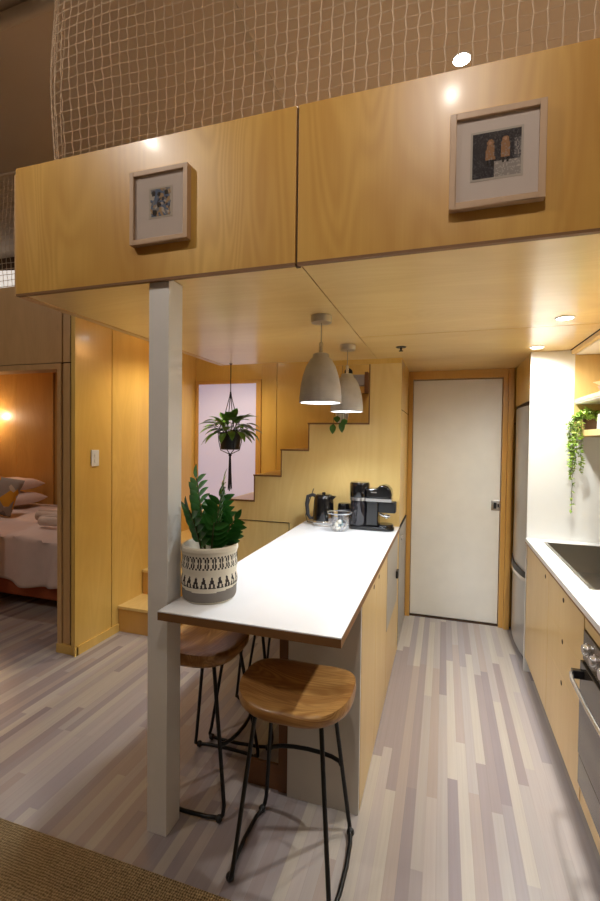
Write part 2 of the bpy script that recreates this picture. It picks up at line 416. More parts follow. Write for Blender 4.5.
# dark edging that follows the steps
mb = MB(); e = 0.007
pts = poly[1:10]
for (xa, za), (xb, zb) in zip(pts[:-1], pts[1:]):
    if abs(za-zb) < 1e-6: mb.box(min(xa, xb)-e, max(xa, xb), 3.306, 3.3125, za-e*1.6, za+0.001)
    else: mb.box(xa-e*0.2, xa+e, 3.306, 3.3125, min(za, zb)-e*1.6, max(za, zb))
mb.box(-1.673, -1.666, 3.306, 3.3125, 0.8, 1.032)
sub(mb.build('step_edging', m_edge, st), 'dark exposed plywood edge of the stepped panel')
mb = MB()
mb.box(-1.585, -1.14, 3.307, 3.3125, 0.868, 0.872).box(-1.587, -1.583, 3.307, 3.3125, 0.3, 0.872).box(-1.142, -1.138, 3.307, 3.3125, 0.3, 0.872)
sub(mb.build('cupboard_outline', m_gap, st), 'thin dark outline of the cupboard door under the stairs')
mb = MB(); mb.box(-0.90, -0.302, 3.302, 3.312, 2.078, ZC-0.003)
mb.build('head_board', m_wall, st)

# ------------------------------------------------------------------ loft platform (fascia and soffit)
lo = thing('loft_platform', 'plywood loft platform with two fascia panels over the kitchen', 'loft', (0, 0, 0))
YF = 1.43
for x0, x1 in ((-1.70, -0.4835), (-0.4755, 1.125)):
    p = MB().box(x0, x1, YF, YF+0.018, 2.108, 2.62).build('fascia_panel', m_fascia, lo, bevel=0.001)
    sub(MB().box(x0, x1, YF-0.0008, YF+0.017, 2.100, 2.1085).build('bottom_edge', m_edge, p), 'dark lower edge of the fascia')
mb = MB()
for x0, x1, y0, y1 in ((-1.70, -0.478, YF+0.018, 3.30), (-0.474, 0.755, YF+0.018, 2.586), (-0.474, 0.755, 2.593, 3.30)):
    MB().box(x0, x1, y0, y1, ZC, ZC+0.012).build('soffit_panel', m_soffit, lo)
MB().box(-0.298, 0.755, 3.30, 4.035, ZC, ZC+0.012).build('soffit_panel', m_soffit, lo)
mb = MB(); mb.box(-1.70, 1.125, YF+0.02, 3.30, ZC+0.012, 2.19).box(-0.298, 1.125, 3.30, 4.035, ZC+0.012, 2.19)
mb.box(-0.4865, -0.4725, YF+0.012, YF+0.03, 2.10, 2.62)
sub(mb.build('deck', m_gap, lo), 'dark structure seen in the joints between the soffit panels')
sub(MB().box(-1.69, 1.12, YF+0.03, 3.29, 2.191, 2.20).box(-0.29, 1.12, 3.29, 4.03, 2.191, 2.20).build('loft_bounce_sheet', m_bounce, lo), 'pale unseen sheet added on the loft deck to bounce light up')  # pale top added to bounce the loft spotlight onto the ceiling
MB().box(-1.745, -1.702, YF+0.03, 3.30, 2.112, 2.62).build('side_board', m_bedwall, lo, bevel=0.002)
MB().box(-1.70, -0.30, 3.302, 3.318, 2.12, 2.62).build('stair_side_board', m_jamb, lo)

# white post
post = MB().box(-1.067, -0.980, 1.450, 1.541, 0, 2.113)
PY0, PY1 = 1.4505, 1.522
p = tag(post.build('support_post', m_post, bevel=0.002), 'white square post holding up the loft at the island corner', 'post')

# ------------------------------------------------------------------ net
def net_mesh(path, z0, z1, cell, r, seedv, lean=0.0):
    """path(u) -> (x, y) with u in metres along the net"""
    rn = random.Random(seedv); mb = MB()
    L = path[1]; f = path[0]; nx = int(L/cell); nz = int((z1-z0)/cell)
    g = {}
    for i in range(nx+1):
        for j in range(nz+1):
            u = i*cell + rn.uniform(-0.0015, 0.0015) + (0.002 if (i+j) % 2 else -0.002)
            z = z0 + j*cell + rn.uniform(-0.0015, 0.0015) + 0.003*math.sin(i*0.45)*(0 if j == 0 else 1)
            x, y = f(u); g[i, j] = Vector((x, y + lean*(z-z0) + 0.012*math.sin(u*3+j*0.3), z))
    for i in range(nx+1): mb.tube([g[i, j] for j in range(nz+1)], r, 4)
    for j in range(nz+1):
        mb.tube([g[i, j] for i in range(nx+1)], r*(1.0 if j else 1.4), 4)
    for (i, j), p in g.items():
        mb.sphere(p, r*1.7, 3)
    return mb
def path_main(u):
    x = 1.10 - u
    if x > -1.50: return x, 1.475
    s = (-1.50 - x); R = 0.13; a = s/R
    if a < PI*0.5: return -1.50 - R*math.sin(a), 1.475 + R*(1-math.cos(a))
    return -1.63, 1.475 + R + (s - R*PI*0.5)
net = net_mesh((path_main, 2.60+0.22), 2.60, 3.56, 0.040, 0.0019, 3)
nt = thing('safety_net', 'beige knotted cord net stretched above the wooden loft fascia', 'net', (0, 0, 0))
net.build('mesh', m_net, nt, smooth=60)
mb = MB(); mb.tube([(1.10, 1.475, 3.57), (-1.50, 1.475, 3.57), (-1.59, 1.51, 3.57), (-1.63, 1.6, 3.57), (-1.63, 1.66, 3.57)], 0.005, 6)
mb.tube([(1.10, 1.475, 2.605), (-1.50, 1.475, 2.605), (-1.59, 1.51, 2.605), (-1.63, 1.6, 2.605), (-1.63, 1.66, 2.605)], 0.004, 6)
mb.build('border_cord', m_net, nt, smooth=60)
n2 = thing('safety_net', 'smaller grey net at the far left edge, railing of the loft above the bedroom', 'net', (0, 0, 0))
net_mesh(((lambda u: (-2.3-u, 2.50)), 1.5), 2.615, 3.42, 0.040, 0.002, 9).build('mesh', m_net, n2, smooth=60)
MB().tube([(-2.3, 2.5, 3.42), (-3.9, 2.5, 3.42)], 0.006, 6).build('border_cord', m_net, n2)

# ------------------------------------------------------------------ framed pictures
def picture(name, label, cx, cz, W, H, fw, pw, ph, pdx, pdz, palette, fun, nx, nz):
    t = thing(name, label, 'picture', (cx, YF-0.001, cz-H/2))
    y1, y0 = 0.0, -0.026
    mb = MB(); mb.box(-W/2, -W/2+fw, y0, y1, 0, H).box(W/2-fw, W/2, y0, y1, 0, H).box(-W/2+fw, W/2-fw, y0, y1, H-fw, H).box(-W/2+fw, W/2-fw, y0, y1, 0, fw)
    mb.build('frame', m_frame, t, bevel=0.0015)
    mm = MB().box(-W/2+fw, W/2-fw, -0.016, -0.004, fw, H-fw).build('mount', m_mat, t)
    mb = MB()
    px0 = pdx-pw/2; pz0 = H/2+pdz-ph/2
    mb.box(px0-0.006, px0+pw+0.006, -0.0170, -0.016, pz0-0.006, pz0+ph+0.006, 0)
    for i in range(nx):
        for j in range(nz):
            k = fun((i+0.5)/nx, (j+0.5)/nz)
            if k < 0: continue
            x0 = px0+pw*i/nx; z0 = pz0+ph*j/nz
            mb.add([(x0, -0.0174, z0), (x0+pw/nx, -0.0174, z0), (x0+pw/nx, -0.0174, z0+ph/nz), (x0, -0.0174, z0+ph/nz)], [(0, 1, 2, 3)], k)
    mb.build('print', palette, mm)
    MB().box(-W/2+fw, W/2-fw, -0.0225, -0.0210, fw, H-fw).build('glass_pane', m_picglass, t)
    return t
pal1 = [plain('print_paper', (214, 200, 182), 0.8), plain('print_blue', (96, 120, 150), 0.8), plain('print_navy', (38, 44, 70), 0.8),
        plain('print_ochre', (196, 158, 110), 0.8), plain('print_grey', (140, 140, 144), 0.8), plain('print_black', (28, 26, 30), 0.8)]
r1_ = random.Random(5)
blobs = [(0.16, 0.84, 0.10), (0.42, 0.80, 0.08), (0.78, 0.84, 0.09), (0.62, 0.62, 0.07), (0.42, 0.42, 0.10), (0.22, 0.14, 0.12), (0.80, 0.40, 0.05)]
tab = {}
def f1(u, v):
    e = 0.03*math.sin(v*17)+0.02*math.sin(v*41)
    if u < 0.03+e or u > 0.97+e*0.7: return -1
    for bx, bz, r in blobs:
        if (u-bx)**2+(v-bz)**2 < r*r: return 5 if r > 0.075 else 2
    key = (int(u*9+math.sin(v*6)), int(v*12+math.sin(u*9)))
    if key not in tab: tab[key] = r1_.choice([1, 1, 1, 4, 3, 3, 4, 0, 2])
    return tab[key]
picture('framed_picture', 'smaller square framed picture with a blue and grey dotted print, on the left fascia panel', -0.998, 2.36, 0.243, 0.262, 0.017, 0.086, 0.098, 0.006, 0.012, pal1, f1, 36, 40)
pal2 = [plain('etching_paper', (206, 194, 180), 0.8), plain('etching_dark', (44, 42, 48), 0.8), plain('etching_grey', (92, 88, 90), 0.8),
        plain('etching_coat', (170, 124, 84), 0.8), plain('etching_boot', (24, 20, 22), 0.8), plain('etching_pale', (166, 156, 148), 0.8), plain('etching_face', (206, 160, 128), 0.8)]
r2_ = random.Random(8)
def f2(u, v):
    for cx, c0 in ((0.37, 0.36), (0.68, 0.40)):
        du = abs(u-cx)
        if 0.26 < v-(c0-0.36) < 0.38 and 0.02 < du < 0.075: return 4
        h = v-(c0-0.36)
        if 0.38 <= h < 0.70 and du < 0.10-0.06*(h-0.38): return 3 if r2_.random() > 0.12 else 5
        if (u-cx)**2+(h-0.76)**2 < 0.075**2: return 6 if (u-cx)**2+(h-0.76)**2 < 0.035**2 else 3
    if v < 0.16+0.08*math.sin(u*5) and u < 0.42: return 1 if r2_.random() > 0.3 else 2
    if v < 0.34 and u > 0.45: return 5 if r2_.random() > 0.2 else 0
    if u > 0.86 and v < 0.8: return 2 if r2_.random() > 0.4 else 5
    return 1 if r2_.random() > (0.16+0.35*max(0, 0.5-v)) else 2
picture('framed_picture', 'larger framed print of two figures in brown coats, on the right fascia panel', 0.126, 2.336, 0.254, 0.272, 0.018, 0.128, 0.128, 0.0, 0.008, pal2, f2, 44, 44)

# ------------------------------------------------------------------ kitchen island
isl = thing('kitchen_island', 'long kitchen island base with white end panel and plywood doors', 'island', (-0.45, 1.78, 0))
ox, oy = -0.45, 1.78
def L(mb): # shift world-built geometry to island local space
    mb.v = [(x-ox, y-oy, z) for x, y, z in mb.v]; return mb
L(MB().box(-0.610, -0.303, 1.782, 1.80, 0, 0.866)).build('end_panel', m_endpanel, isl, bevel=0.001)
sub(L(MB().box(-0.655, -0.611, 1.797, 1.815, 0, 0.866)).build('side_panel', m_brown, isl), 'brown timber side panel beside the white end panel')
L(MB().box(-0.800, -0.656, 1.803, 1.815, 0, 0.11)).build('low_board', m_brown, isl)  # low brown board left of the side panel
L(MB().box(-0.655, -0.325, 1.816, 3.305, 0.0, 0.866)).build('carcass', m_edge, isl)
for y0, y1, hy in ((1.803, 2.198, 2.115), (2.202, 2.640, 2.285)):
    dd = L(MB().box(-0.3245, -0.302, y0, y1, 0.004, 0.862)).build('door', m_cab, isl, bevel=0.001)
    mb = MB(); mb.lathe([(0.011, -0.001), (0.011, 0.0015)], 12, closed=True); mb.v = [(z, x, y) for x, y, z in mb.v]
    mb.v = [(x-0.302-ox, y+hy-oy, z+0.832) for x, y, z in mb.v]
    sub(mb.build('finger_hole', m_gap, dd), 'round dark finger hole')
dd = L(MB().box(-0.3245, -0.300, 2.646, 3.215, 0.40, 0.858)).build('dish_drawer', m_grey, isl, bevel=0.003)
L(MB().box(-0.300, -0.284, 3.13, 3.20, 0.575, 0.625)).build('handle', m_blackmat, dd, bevel=0.004)
L(MB().box(-0.3245, -0.302, 2.646, 3.215, 0.004, 0.394)).build('door', m_cab, isl, bevel=0.001)
L(MB().box(-0.3245, -0.302, 3.222, 3.306, 0.0, 0.862)).build('side_panel', m_cab, isl)
# worktop, notched round the post
cx0, cx1, cy0, cy1 = -0.969, -0.296, 1.373, 3.309
poly = [(cx0, cy0), (cx1, cy0), (cx1, cy1), (-1.0, cy1)]
ct = thing('island_worktop', 'long white island worktop with plywood edge, overhanging the stools', 'worktop', (-0.63, 1.373, 0.867))
mb = MB(); mb.prism(poly, 0.9-0.004, 0.9); mb.v = [(x+0.63, y-1.373, z-0.867) for x, y, z in mb.v]
mb.build('white_top', m_counter, ct)
mb = MB(); mb.prism(poly, 0.867, 0.8958); mb.v = [(x+0.63, y-1.373, z-0.867) for x, y, z in mb.v]
sub(mb.build('plywood_core', m_edge, ct), 'brown plywood edge under the white surface')

# washing machine in the niche beyond the island
wm = thing('washing_machine', 'pale front of a washing machine in the niche past the island', 'washing machine', (-0.6, 3.64, 0))
MB().box(-0.28, 0.29, -0.295, 0.30, 0.01, 0.875).build('body', m_grey, wm, bevel=0.004)
MB().box(0.29, 0.302, -0.29, 0.29, 0.02, 0.87).build('front_panel', m_grey, wm, bevel=0.003)
MB().box(-0.28, 0.305, -0.30, 0.305, 0.876, 0.888).build('top_cover', m_blackmat, wm)
mb = MB().lathe([(0.022, 0), (0.022, 0.012)], 20, closed=True); mb.v = [(z+0.302, x-0.17, y+0.79) for x, y, z in mb.v]
mb.build('dial', m_chrome, wm, smooth=40)

# ------------------------------------------------------------------ kitchen run on the right
KX, KY1, KZ = 0.523, 3.276, 0.89
kx = 0.535
fe = thing('fridge_housing', 'tall white panel beside the fridge with a plywood cupboard over it', 'cabinet', (0.53, 3.28, 0))
MB().box(0.0, 0.255, 0.0, 0.018, 0, 2.113).box(0.255, 0.608, 0.0, 0.018, 0, 1.56).build('tall_panel', m_white, fe, bevel=0.001)
MB().box(0.255, 0.60, 0.0, 0.018, 1.561, 2.08).build('shelf_end_lining', m_cab, fe)
MB().box(0.004, 0.60, 0.02, 0.66, 1.802, 2.112).build('top_cupboard', m_wall, fe, bevel=0.002)
sub(MB().box(0.012, 0.60, 0.02, 0.66, 1.776, 1.80).build('cupboard_gap', m_gap, fe), 'dark gap over the fridge')
fr = thing('fridge', 'tall grey steel fridge freezer with curved door handle', 'fridge', (0.815, 3.64, 0))
def bow(z0, z1, y0=-0.30, y1=0.31, x=-0.27, b=0.028):
    n = 14; poly = [(0.0+x+0.06, y0), ]
    pts = [(x - b*math.sin(PI*i/n)**0.8, y0+(y1-y0)*i/n) for i in range(n+1)]
    return MB().prism(pts + [(x+0.06, y1), (x+0.06, y0)], z0, z1)
MB().box(-0.205, 0.28, -0.30, 0.31, 0.02, 1.772).build('body', m_blackmat, fr)
bow(0.635, 1.772).build('upper_door', m_fridge, fr, smooth=30, bevel=0.003)
ld = bow(0.06, 0.615).build('lower_door', m_fridge, fr, smooth=30, bevel=0.003)
mb = MB()
n = 14
for z0, z1, m, off in ((0.575, 0.60, 0, 0.016), (0.60, 0.64, 1, 0.010)):
    pts = [(-0.27 - 0.028*math.sin(PI*i/n)**0.8 - off*math.sin(PI*i/n)**0.4, -0.30+0.61*i/n) for i in range(n+1)]
    mb.prism(pts + [(-0.25, 0.31), (-0.25, -0.30)], z0, z1, m=m)
mb.build('handle_strip', [m_chrome, m_blackmat], fr, smooth=30)
MB().box(-0.291, -0.285, 0.245, 0.262, 1.66, 1.675).build('badge', m_black, fr)
MB().box(-0.26, 0.28, -0.29, 0.30, 0.0, 0.058).build('base_grille', m_blackmat, fr)

ku = thing('base_cabinets', 'run of pale plywood base cupboards and drawers under the sink', 'cabinet', (kx, 2.0, 0))
def K(mb): mb.v = [(x-kx, y-2.0, z) for x, y, z in mb.v]; return mb
K(MB().box(kx+0.022, 1.12, 2.005, 3.276, 0.10, 0.70)).build('carcass', m_edge, ku)
K(MB().box(kx+0.06, 1.12, 0.9, 3.276, 0.0, 0.098)).build('plinth', m_plinth, ku)
def hole(mb_parent, y, z):
    mb = MB(); mb.lathe([(0.011, -0.001), (0.011, 0.0015)], 12, closed=True); mb.v = [(-z_, x, y_) for x, y_, z_ in mb.v]
    mb.v = [(a+0.0, b+y-2.0, c+z) for a, b, c in mb.v]
    sub(mb.build('finger_hole', m_gap, mb_parent), 'round dark finger hole')
dd = K(MB().box(kx, kx+0.02, 2.628, 3.274, 0.104, 0.855)).build('door', m_cab, ku, bevel=0.001); hole(dd, 2.706, 0.80)
for z0, z1, hz in ((0.6405, 0.855, 0.80), (0.4475, 0.6395, 0.608), (0.104, 0.4465, 0.417)):
    dd = K(MB().box(kx, kx+0.02, 2.006, 2.624, z0, z1)).build('drawer', m_cab, ku, bevel=0.0005); hole(dd, 2.322, hz)
K(MB().box(kx+0.002, kx+0.02, 1.402, 2.002, 0.80, 0.855)).build('top_rail', m_cab, ku)
K(MB().box(kx+0.002, kx+0.02, 1.402, 2.002, 0.104, 0.186)).build('bottom_rail', m_cab, ku)
K(MB().box(kx, kx+0.02, 0.9, 1.398, 0.104, 0.855)).build('door', m_cab, ku)
K(MB().box(kx+0.022, 1.12, 0.9, 1.39, 0.10, 0.855)).build('carcass', m_edge, ku)
# oven
ov = thing('oven', 'built-in black glass and steel oven with round knobs, at the right edge', 'oven', (kx, 1.70, 0.19))
MB().box(0.02, 0.55, -0.295, 0.295, 0.0, 0.60).build('body', m_blackmat, ov)
MB().box(-0.003, 0.019, -0.298, 0.298, 0.49, 0.605).build('control_panel', plain('dark_steel', (130, 122, 114), 0.25, metal=0.8), ov, bevel=0.002)
m_ovglass = plain('oven_glass', (74, 66, 58), 0.14, metal=0.5)
dr = MB().box(-0.012, 0.019, -0.298, 0.298, 0.118, 0.485).build('oven_door', m_ovglass, ov, bevel=0.002)
MB().box(-0.010, 0.019, -0.298, 0.298, 0.0, 0.113).build('lower_panel', m_ovglass, ov, bevel=0.002)
mb = MB()
mb.tube([(-0.02, 0.27, 0.445), (-0.052, 0.255, 0.447), (-0.062, 0.20, 0.447), (-0.066, 0, 0.447), (-0.062, -0.2, 0.447), (-0.052, -0.255, 0.447), (-0.02, -0.27, 0.445)], 0.0075, 10)
mb.build('door_handle', m_chrome, dr, smooth=40)
for a_, b_ in ((0.235, 0.268), (-0.268, -0.235)): MB().box(-0.052, -0.011, a_+0.004, b_-0.004, 0.432, 0.464).build('handle_bracket', m_black, dr, bevel=0.003)
for ky in (0.24, 0.145, 0.05, -0.05, -0.145, -0.24):
    mb = MB().lathe([(0.026, 0.0), (0.026, 0.004), (0.021, 0.005), (0.019, 0.016), (0.017, 0.018), (0.0, 0.018)], 20)
    mb.v = [(-z-0.003, x+ky, y+0.548) for x, y, z in mb.v]
    sub(mb.build('knob', m_chrome, ov, smooth=40), 'chrome control knob')
# worktop with the sink cut-out
wt = thing('kitchen_worktop', 'white kitchen worktop along the right with a sink cut into it', 'worktop', (0.8, 2.2, 0.858))
sx_0, sx_1, sy0, sy1 = 0.612, 1.03, 2.225, 3.175
mb = MB()
Y0, Y1, X1 = 0.9, KY1+0.002, 1.136
for a, b, c, d in ((KX, sx_0, Y0, Y1), (sx_1, X1, Y0, Y1), (sx_0, sx_1, Y0, sy0), (sx_0, sx_1, sy1, Y1)): mb.box(a, b, c, d, 0.859, 0.890)
mb.v = [(x-0.8, y-2.2, z-0.858) for x, y, z in mb.v]
mb.build('top', m_counter, wt)
mb = MB(); mb.box(KX-0.0006, KX+0.001, Y0, Y1, 0.858, 0.866); mb.v = [(x-0.8, y-2.2, z-0.858) for x, y, z in mb.v]
sub(mb.build('edge_band', m_edge, wt), 'brown lower edge')
sk = thing('sink', 'rectangular stainless steel sink set in the white worktop', 'sink', (0.82, 2.7, 0.72))
mb = MB()
def basin(mb, x0, x1, y0, y1, zt, zb, t=0.004, m=0):
    mb.box(x0, x0+t, y0, y1, zb, zt, m).box(x1-t, x1, y0, y1, zb, zt, m).box(x0+t, x1-t, y0, y0+t, zb, zt, m).box(x0+t, x1-t, y1-t, y1, zb, zt, m).box(x0+t, x1-t, y0+t, y1-t, zb, zb+t, m)
basin(mb, sx_0+0.001-0.82, sx_1-0.001-0.82, sy0+0.001-2.7, sy1-0.001-2.7, 0.172, 0.0)
mb.box(sx_0-0.82, sx_0+0.018-0.82, sy0+0.002-2.7, sy1-0.002-2.7, 0.1705, 0.1725)
mb.build('basin', plain('sink_steel', (176, 170, 160), 0.30, metal=1.0), sk, bevel=0.002)
mb = MB().lathe([(0.0, 0.006), (0.04, 0.006), (0.045, 0.004)], 24); mb.build('drain', m_chrome, sk, smooth=40)
MB().tube([(0.235, 0.0, 0.165), (0.235, 0, 0.42), (0.20, 0, 0.47), (0.13, 0, 0.48), (0.08, 0, 0.46), (0.07, 0, 0.42)], 0.012, 10).build('tap', m_chrome, sk, smooth=40)
# wall shelf unit
su = thing('wall_shelf', 'pale wooden open wall shelf unit over the sink', 'shelf', (0.80, 2.3, 1.56))
def SH(z0, z1, x0=0.785, m=m_cab, nm='shelf'):
    mb = MB().box(x0-0.80, 1.136-0.80, 1.46-2.3, 3.276-2.3, z0-1.56, z1-1.56); return mb
SH(1.565, 1.600, 0.792).build('shelf', m_cab, su, bevel=0.001)
s2 = SH(1.775, 1.80, 0.785).build('shelf', m_cab, su, bevel=0.001)
SH(1.768, 1.775, 0.790).build('shelf_underside', m_white, s2)
SH(2.082, 2.098, 0.79).build('top_board', m_white, su)
MB().box(0.762-0.8, 0.788-0.8, 1.46-2.3, 3.276-2.3, 2.088-1.56, 2.112-1.56).build('front_rail', m_cab, su)
MB().box(1.122-0.80, 1.137-0.80, 1.46-2.3, 3.276-2.3, 0.041, 0.52).build('back_lining', m_cab, su)

# ------------------------------------------------------------------ lights with fixtures
def downlight(x, y, z, label, power, color, r=0.036, group='recessed ceiling spotlights', angle=168, target=None, name='downlight'):
    t = thing(name, label, 'light', (x, y, z), 0, group)
    MB().lathe([(r, -0.006), (r+0.005, -0.004), (r+0.007, 0.0), (r, 0.0)], 28).build('trim_ring', m_ring, t, smooth=40)
    MB().lathe([(0.0, -0.003), (r, -0.003), (r, -0.001), (0, -0.001)], 28).build('diffuser', m_led, t)
    lamp('spot_lamp', 'SPOT', (0, 0, -0.012), power, color, t, 0.035, angle, 1.0, target)
    return t
downlight(0.533, 2.425, ZC, 'recessed soffit downlight nearer the camera above the sink cupboards', W_KITCH, C_KITCH)
downlight(0.537, 3.127, ZC, 'recessed soffit downlight right in front of the tall white panel', W_KITCH, C_KITCH)
downlight(0.533, 1.72, ZC, 'recessed soffit downlight just behind the fascia, out at the right', W_KITCH, C_KITCH)
downlight(0.05, 2.64, ZR, 'bright ceiling spotlight seen through the net above the fascia', W_LOFT, C_ROOM, 0.045)
for x, y, pw, tg, an, lab in ((0.0, 0.0, 0.95, (0.15, 1.43, -1.15), 92, 'ceiling spotlight straight above the camera, tilted at the right fascia panel'),
                        (-1.98, 0.16, 1.0, (0.75, 1.27, -1.15), 92, 'ceiling spotlight left of the camera, tilted at the left fascia panel'),
                        (-3.9, 0.2, 0.8, (0.9, 2.3, -1.5), 80, 'unseen fill spotlight added at the far left of the main room'),  # added lamp, out of view, brightens the bedroom front wall
                        (-1.98, -1.7, 0.22, (0, 0, -1), 120, 'unseen fill spotlight added behind the camera, towards the left'),  # this lamp and the next are added as room fill
                        (0.0, -1.7, 0.22, (0, 0, -1), 120, 'unseen fill spotlight added directly behind the camera')):
    downlight(x, y, ZR, lab, W_ROOM*pw, C_ROOM, 0.045, 'spotlights of the main room', an, tg)
sl = thing('wall_spotlight', 'small spotlight on the loft side lighting the stairwell', 'light', (-1.78, 3.22, 2.40))
MB().lathe([(0.03, 0.0), (0.034, 0.02), (0.03, 0.05), (0.0, 0.055)], 20).build('housing', m_ring, sl, smooth=40)
MB().sphere((0, 0, 0.0), 0.030, 8).build('bulb', m_led, sl)
lamp('spot_lamp', 'SPOT', (0, 0, -0.035), W_STAIR, C_STAIR, sl, 0.03, 150, 0.5)

def pendant(x, y, label):
    t = thing('pendant_lamp', label, 'lamp', (x, y, 1.698), 0, 'pendants over the island')
    MB().lathe([(0.0, 0.384), (0.049, 0.384), (0.050, 0.386), (0.050, 0.416), (0.0, 0.417)], 32).build('ceiling_rose', m_steel, t, smooth=40)
    MB().tube([(0, 0, 0.27), (0, 0, 0.386)], 0.0025, 8).build('cord', m_grey, t)
    MB().lathe([(0.0, 0.232), (0.010, 0.232), (0.010, 0.288), (0.006, 0.292), (0, 0.292)], 16).build('stem_cap', m_chrome, t, smooth=40)
    outer = [(0.101, 0.0), (0.101, 0.03), (0.096, 0.08), (0.086, 0.13), (0.071, 0.175), (0.052, 0.208), (0.040, 0.218), (0.038, 0.232), (0.032, 0.237), (0.0, 0.238)]
    inner = [(0.094, 0.002), (0.093, 0.03), (0.088, 0.08), (0.078, 0.13), (0.060, 0.175), (0.03, 0.205), (0, 0.21)]
    MB().lathe(inner[::-1] + outer, 40, mfun=lambda i, j: 1 if i < 6 else 0).build('shade', [m_concrete, m_ring], t, smooth=50)
    MB().lathe([(0.0, 0.020), (0.088, 0.020), (0.09, 0.024), (0, 0.03)], 32).build('diffuser', m_pendled, t, smooth=40)
    lamp('pendant_light', 'SPOT', (0, 0, 0.012), W_PEND, C_PEND, t, 0.07, 130, 0.5)
pendant(-0.572, 2.10, 'grey concrete pendant lamp over the island, the nearer larger-looking one')
pendant(-0.586, 2.78, 'grey concrete pendant lamp over the island, the one nearer the coffee machine')
sd = thing('sprinkler_head', 'small dark sprinkler head in the soffit before the door', 'sprinkler', (-0.272, 2.922, ZC))
MB().lathe([(0.0, -0.004), (0.030, -0.004), (0.034, 0.0)], 20).build('plate', m_blackmat, sd, smooth=40)
MB().lathe([(0.008, -0.002), (0.006, -0.02), (0.014, -0.024), (0.014, -0.027), (0.0, -0.027)], 14).build('nozzle', m_blackmat, sd, smooth=40)

# light switch on the stair wall
sw = thing('light_switch', 'white double light switch plate on the stair side wall', 'switch', (XW, 2.652, 1.31))
MB().box(0, 0.009, -0.036, 0.036, 0.0, 0.118).build('plate', m_ring, sw, bevel=0.003)
for z in (0.035, 0.075): MB().box(0.009, 0.013, -0.010, 0.010, z-0.010, z+0.012).build('rocker', m_ring, sw, bevel=0.001)

# ------------------------------------------------------------------ bar stools
def stool():
    t = thing('bar_stool', 'x', 'stool')
    # saddle seat
    mb = MB(); nr, na = 9, 56; hw, hd = 0.200, 0.178
    def outline(a, s):
        ca, sa = math.cos(a), math.sin(a); p = 2.7
        r = (abs(ca)**p + abs(sa)**p)**(-1/p)
        x = hw*s*r*ca; y = hd*s*r*sa
        return x, y*(1.0 + 0.06*math.cos(2*a)*0)
    def ztop(x, y):
        q = abs(x)/hw
        return 0.646 + 0.027*q**2.2 - 0.014*math.exp(-((y+0.03)/0.09)**2)*(1-q**2)*1.0 + 0.006*math.exp(-((x/0.05)**2))*max(0, -y/hd)
    vs = []; fs = []
    vs.append((0, 0, ztop(0, 0)))
    for i in range(1, nr+1):
        s = i/nr
        for j in range(na):
            x, y = outline(2*PI*j/na, s); z = ztop(x, y) - (0.006 if i == nr else 0)
            vs.append((x, y, z))
    rings = [(1.012, -0.016), (1.0, -0.034), (0.94, -0.046), (0.80, -0.048)]
    for s, dz in rings:
        for j in range(na):
            x, y = outline(2*PI*j/na, s); xx, yy = outline(2*PI*j/na, min(s, 1))
            vs.append((x, y, ztop(xx, yy)*0.4+0.648*0.6+dz))
    vs.append((0, 0, 0.600))
    for j in range(na): fs.append((0, 1+j, 1+(j+1) % na))
    tot = nr+len(rings)
    for i in range(tot-1):
        for j in range(na):
            a = 1+i*na+j; b = 1+i*na+(j+1) % na; fs.append((a, b, b+na, a+na))
    last = len(vs)-1
    for j in range(na): fs.append((last, 1+(tot-1)*na+(j+1) % na, 1+(tot-1)*na+j))
    vs = [(x+0.014, y-0.016, z) for x, y, z in vs]
    mb.add(vs, fs); mb.build('seat', m_seat, t, smooth=70)
    R = 0.0082
    for s in (-1, 1):
        # front leg, floor runner and back leg are one bent rod
        fr_ = [(s*0.115, -0.085, 0.602), (s*0.168, -0.160, 0.05), (s*0.172, -0.166, 0.024), (s*0.180, -0.158, 0.015)]
        run = [(s*0.190, -0.10, 0.0165), (s*0.194, 0.0, 0.0165), (s*0.190, 0.10, 0.0165), (s*0.180, 0.150, 0.0165)]
        bk = [(s*0.176, 0.163, 0.028), (s*0.170, 0.166, 0.06), (s*0.115, 0.085, 0.602)]
        MB().tube(fr_, R, 8).build('leg', m_steelrod, t, smooth=60)
        MB().tube(bk[::-1], R, 8).build('leg', m_steelrod, t, smooth=60)
        MB().tube([fr_[-1]]+run+[bk[0]], R, 8).build('floor_runner', m_steelrod, t, smooth=60)
        for yy in (-0.150, 0.150):
            sub(MB().sphere((s*0.182, yy, 0.0150), 0.0150, 6).build('foot', m_blackmat, t, smooth=60), 'round black foot glide')
    pts = [(0.1455*math.cos(PI*(1-k/8)) , 0.129 + 0.045*math.sin(PI*k/8), 0.285) for k in range(9)]
    MB().tube(pts, R, 8).build('footrest', m_steelrod, t, smooth=60)
    MB().box(-0.13, 0.13, -0.10, 0.10, 0.595, 0.601).build('mounting_plate', m_steelrod, t)
    return t
s0 = stool()
spots = [((-0.494, 1.528), 1, 'front wooden bar stool with bent black rod legs, half lit, before the island end'),
         ((-0.972, 1.757), -90, 'wooden bar stool half hidden by the white post, left side of the island'),
         ((-0.950, 2.195), -87, 'bar stool under the worktop behind the one at the post'),
         ((-0.945, 2.625), -90, 'bar stool farthest along the left side of the island')]
for i, ((x, y), a, lab) in enumerate(spots):
    o = s0 if i == 0 else copy_tree(s0)
    o.location = (x, y, 0); o.rotation_euler = (0, 0, math.radians(a)); o['label'] = lab; o['group'] = 'bar stools around the island'

# rug
rg = MB().box(-3.6, -0.30, -0.9, 1.308, 0, 0.012)
tag(rg.build('rug', m_rug, bevel=0.003), 'brown woven jute rug on the floor, bottom left', 'rug')

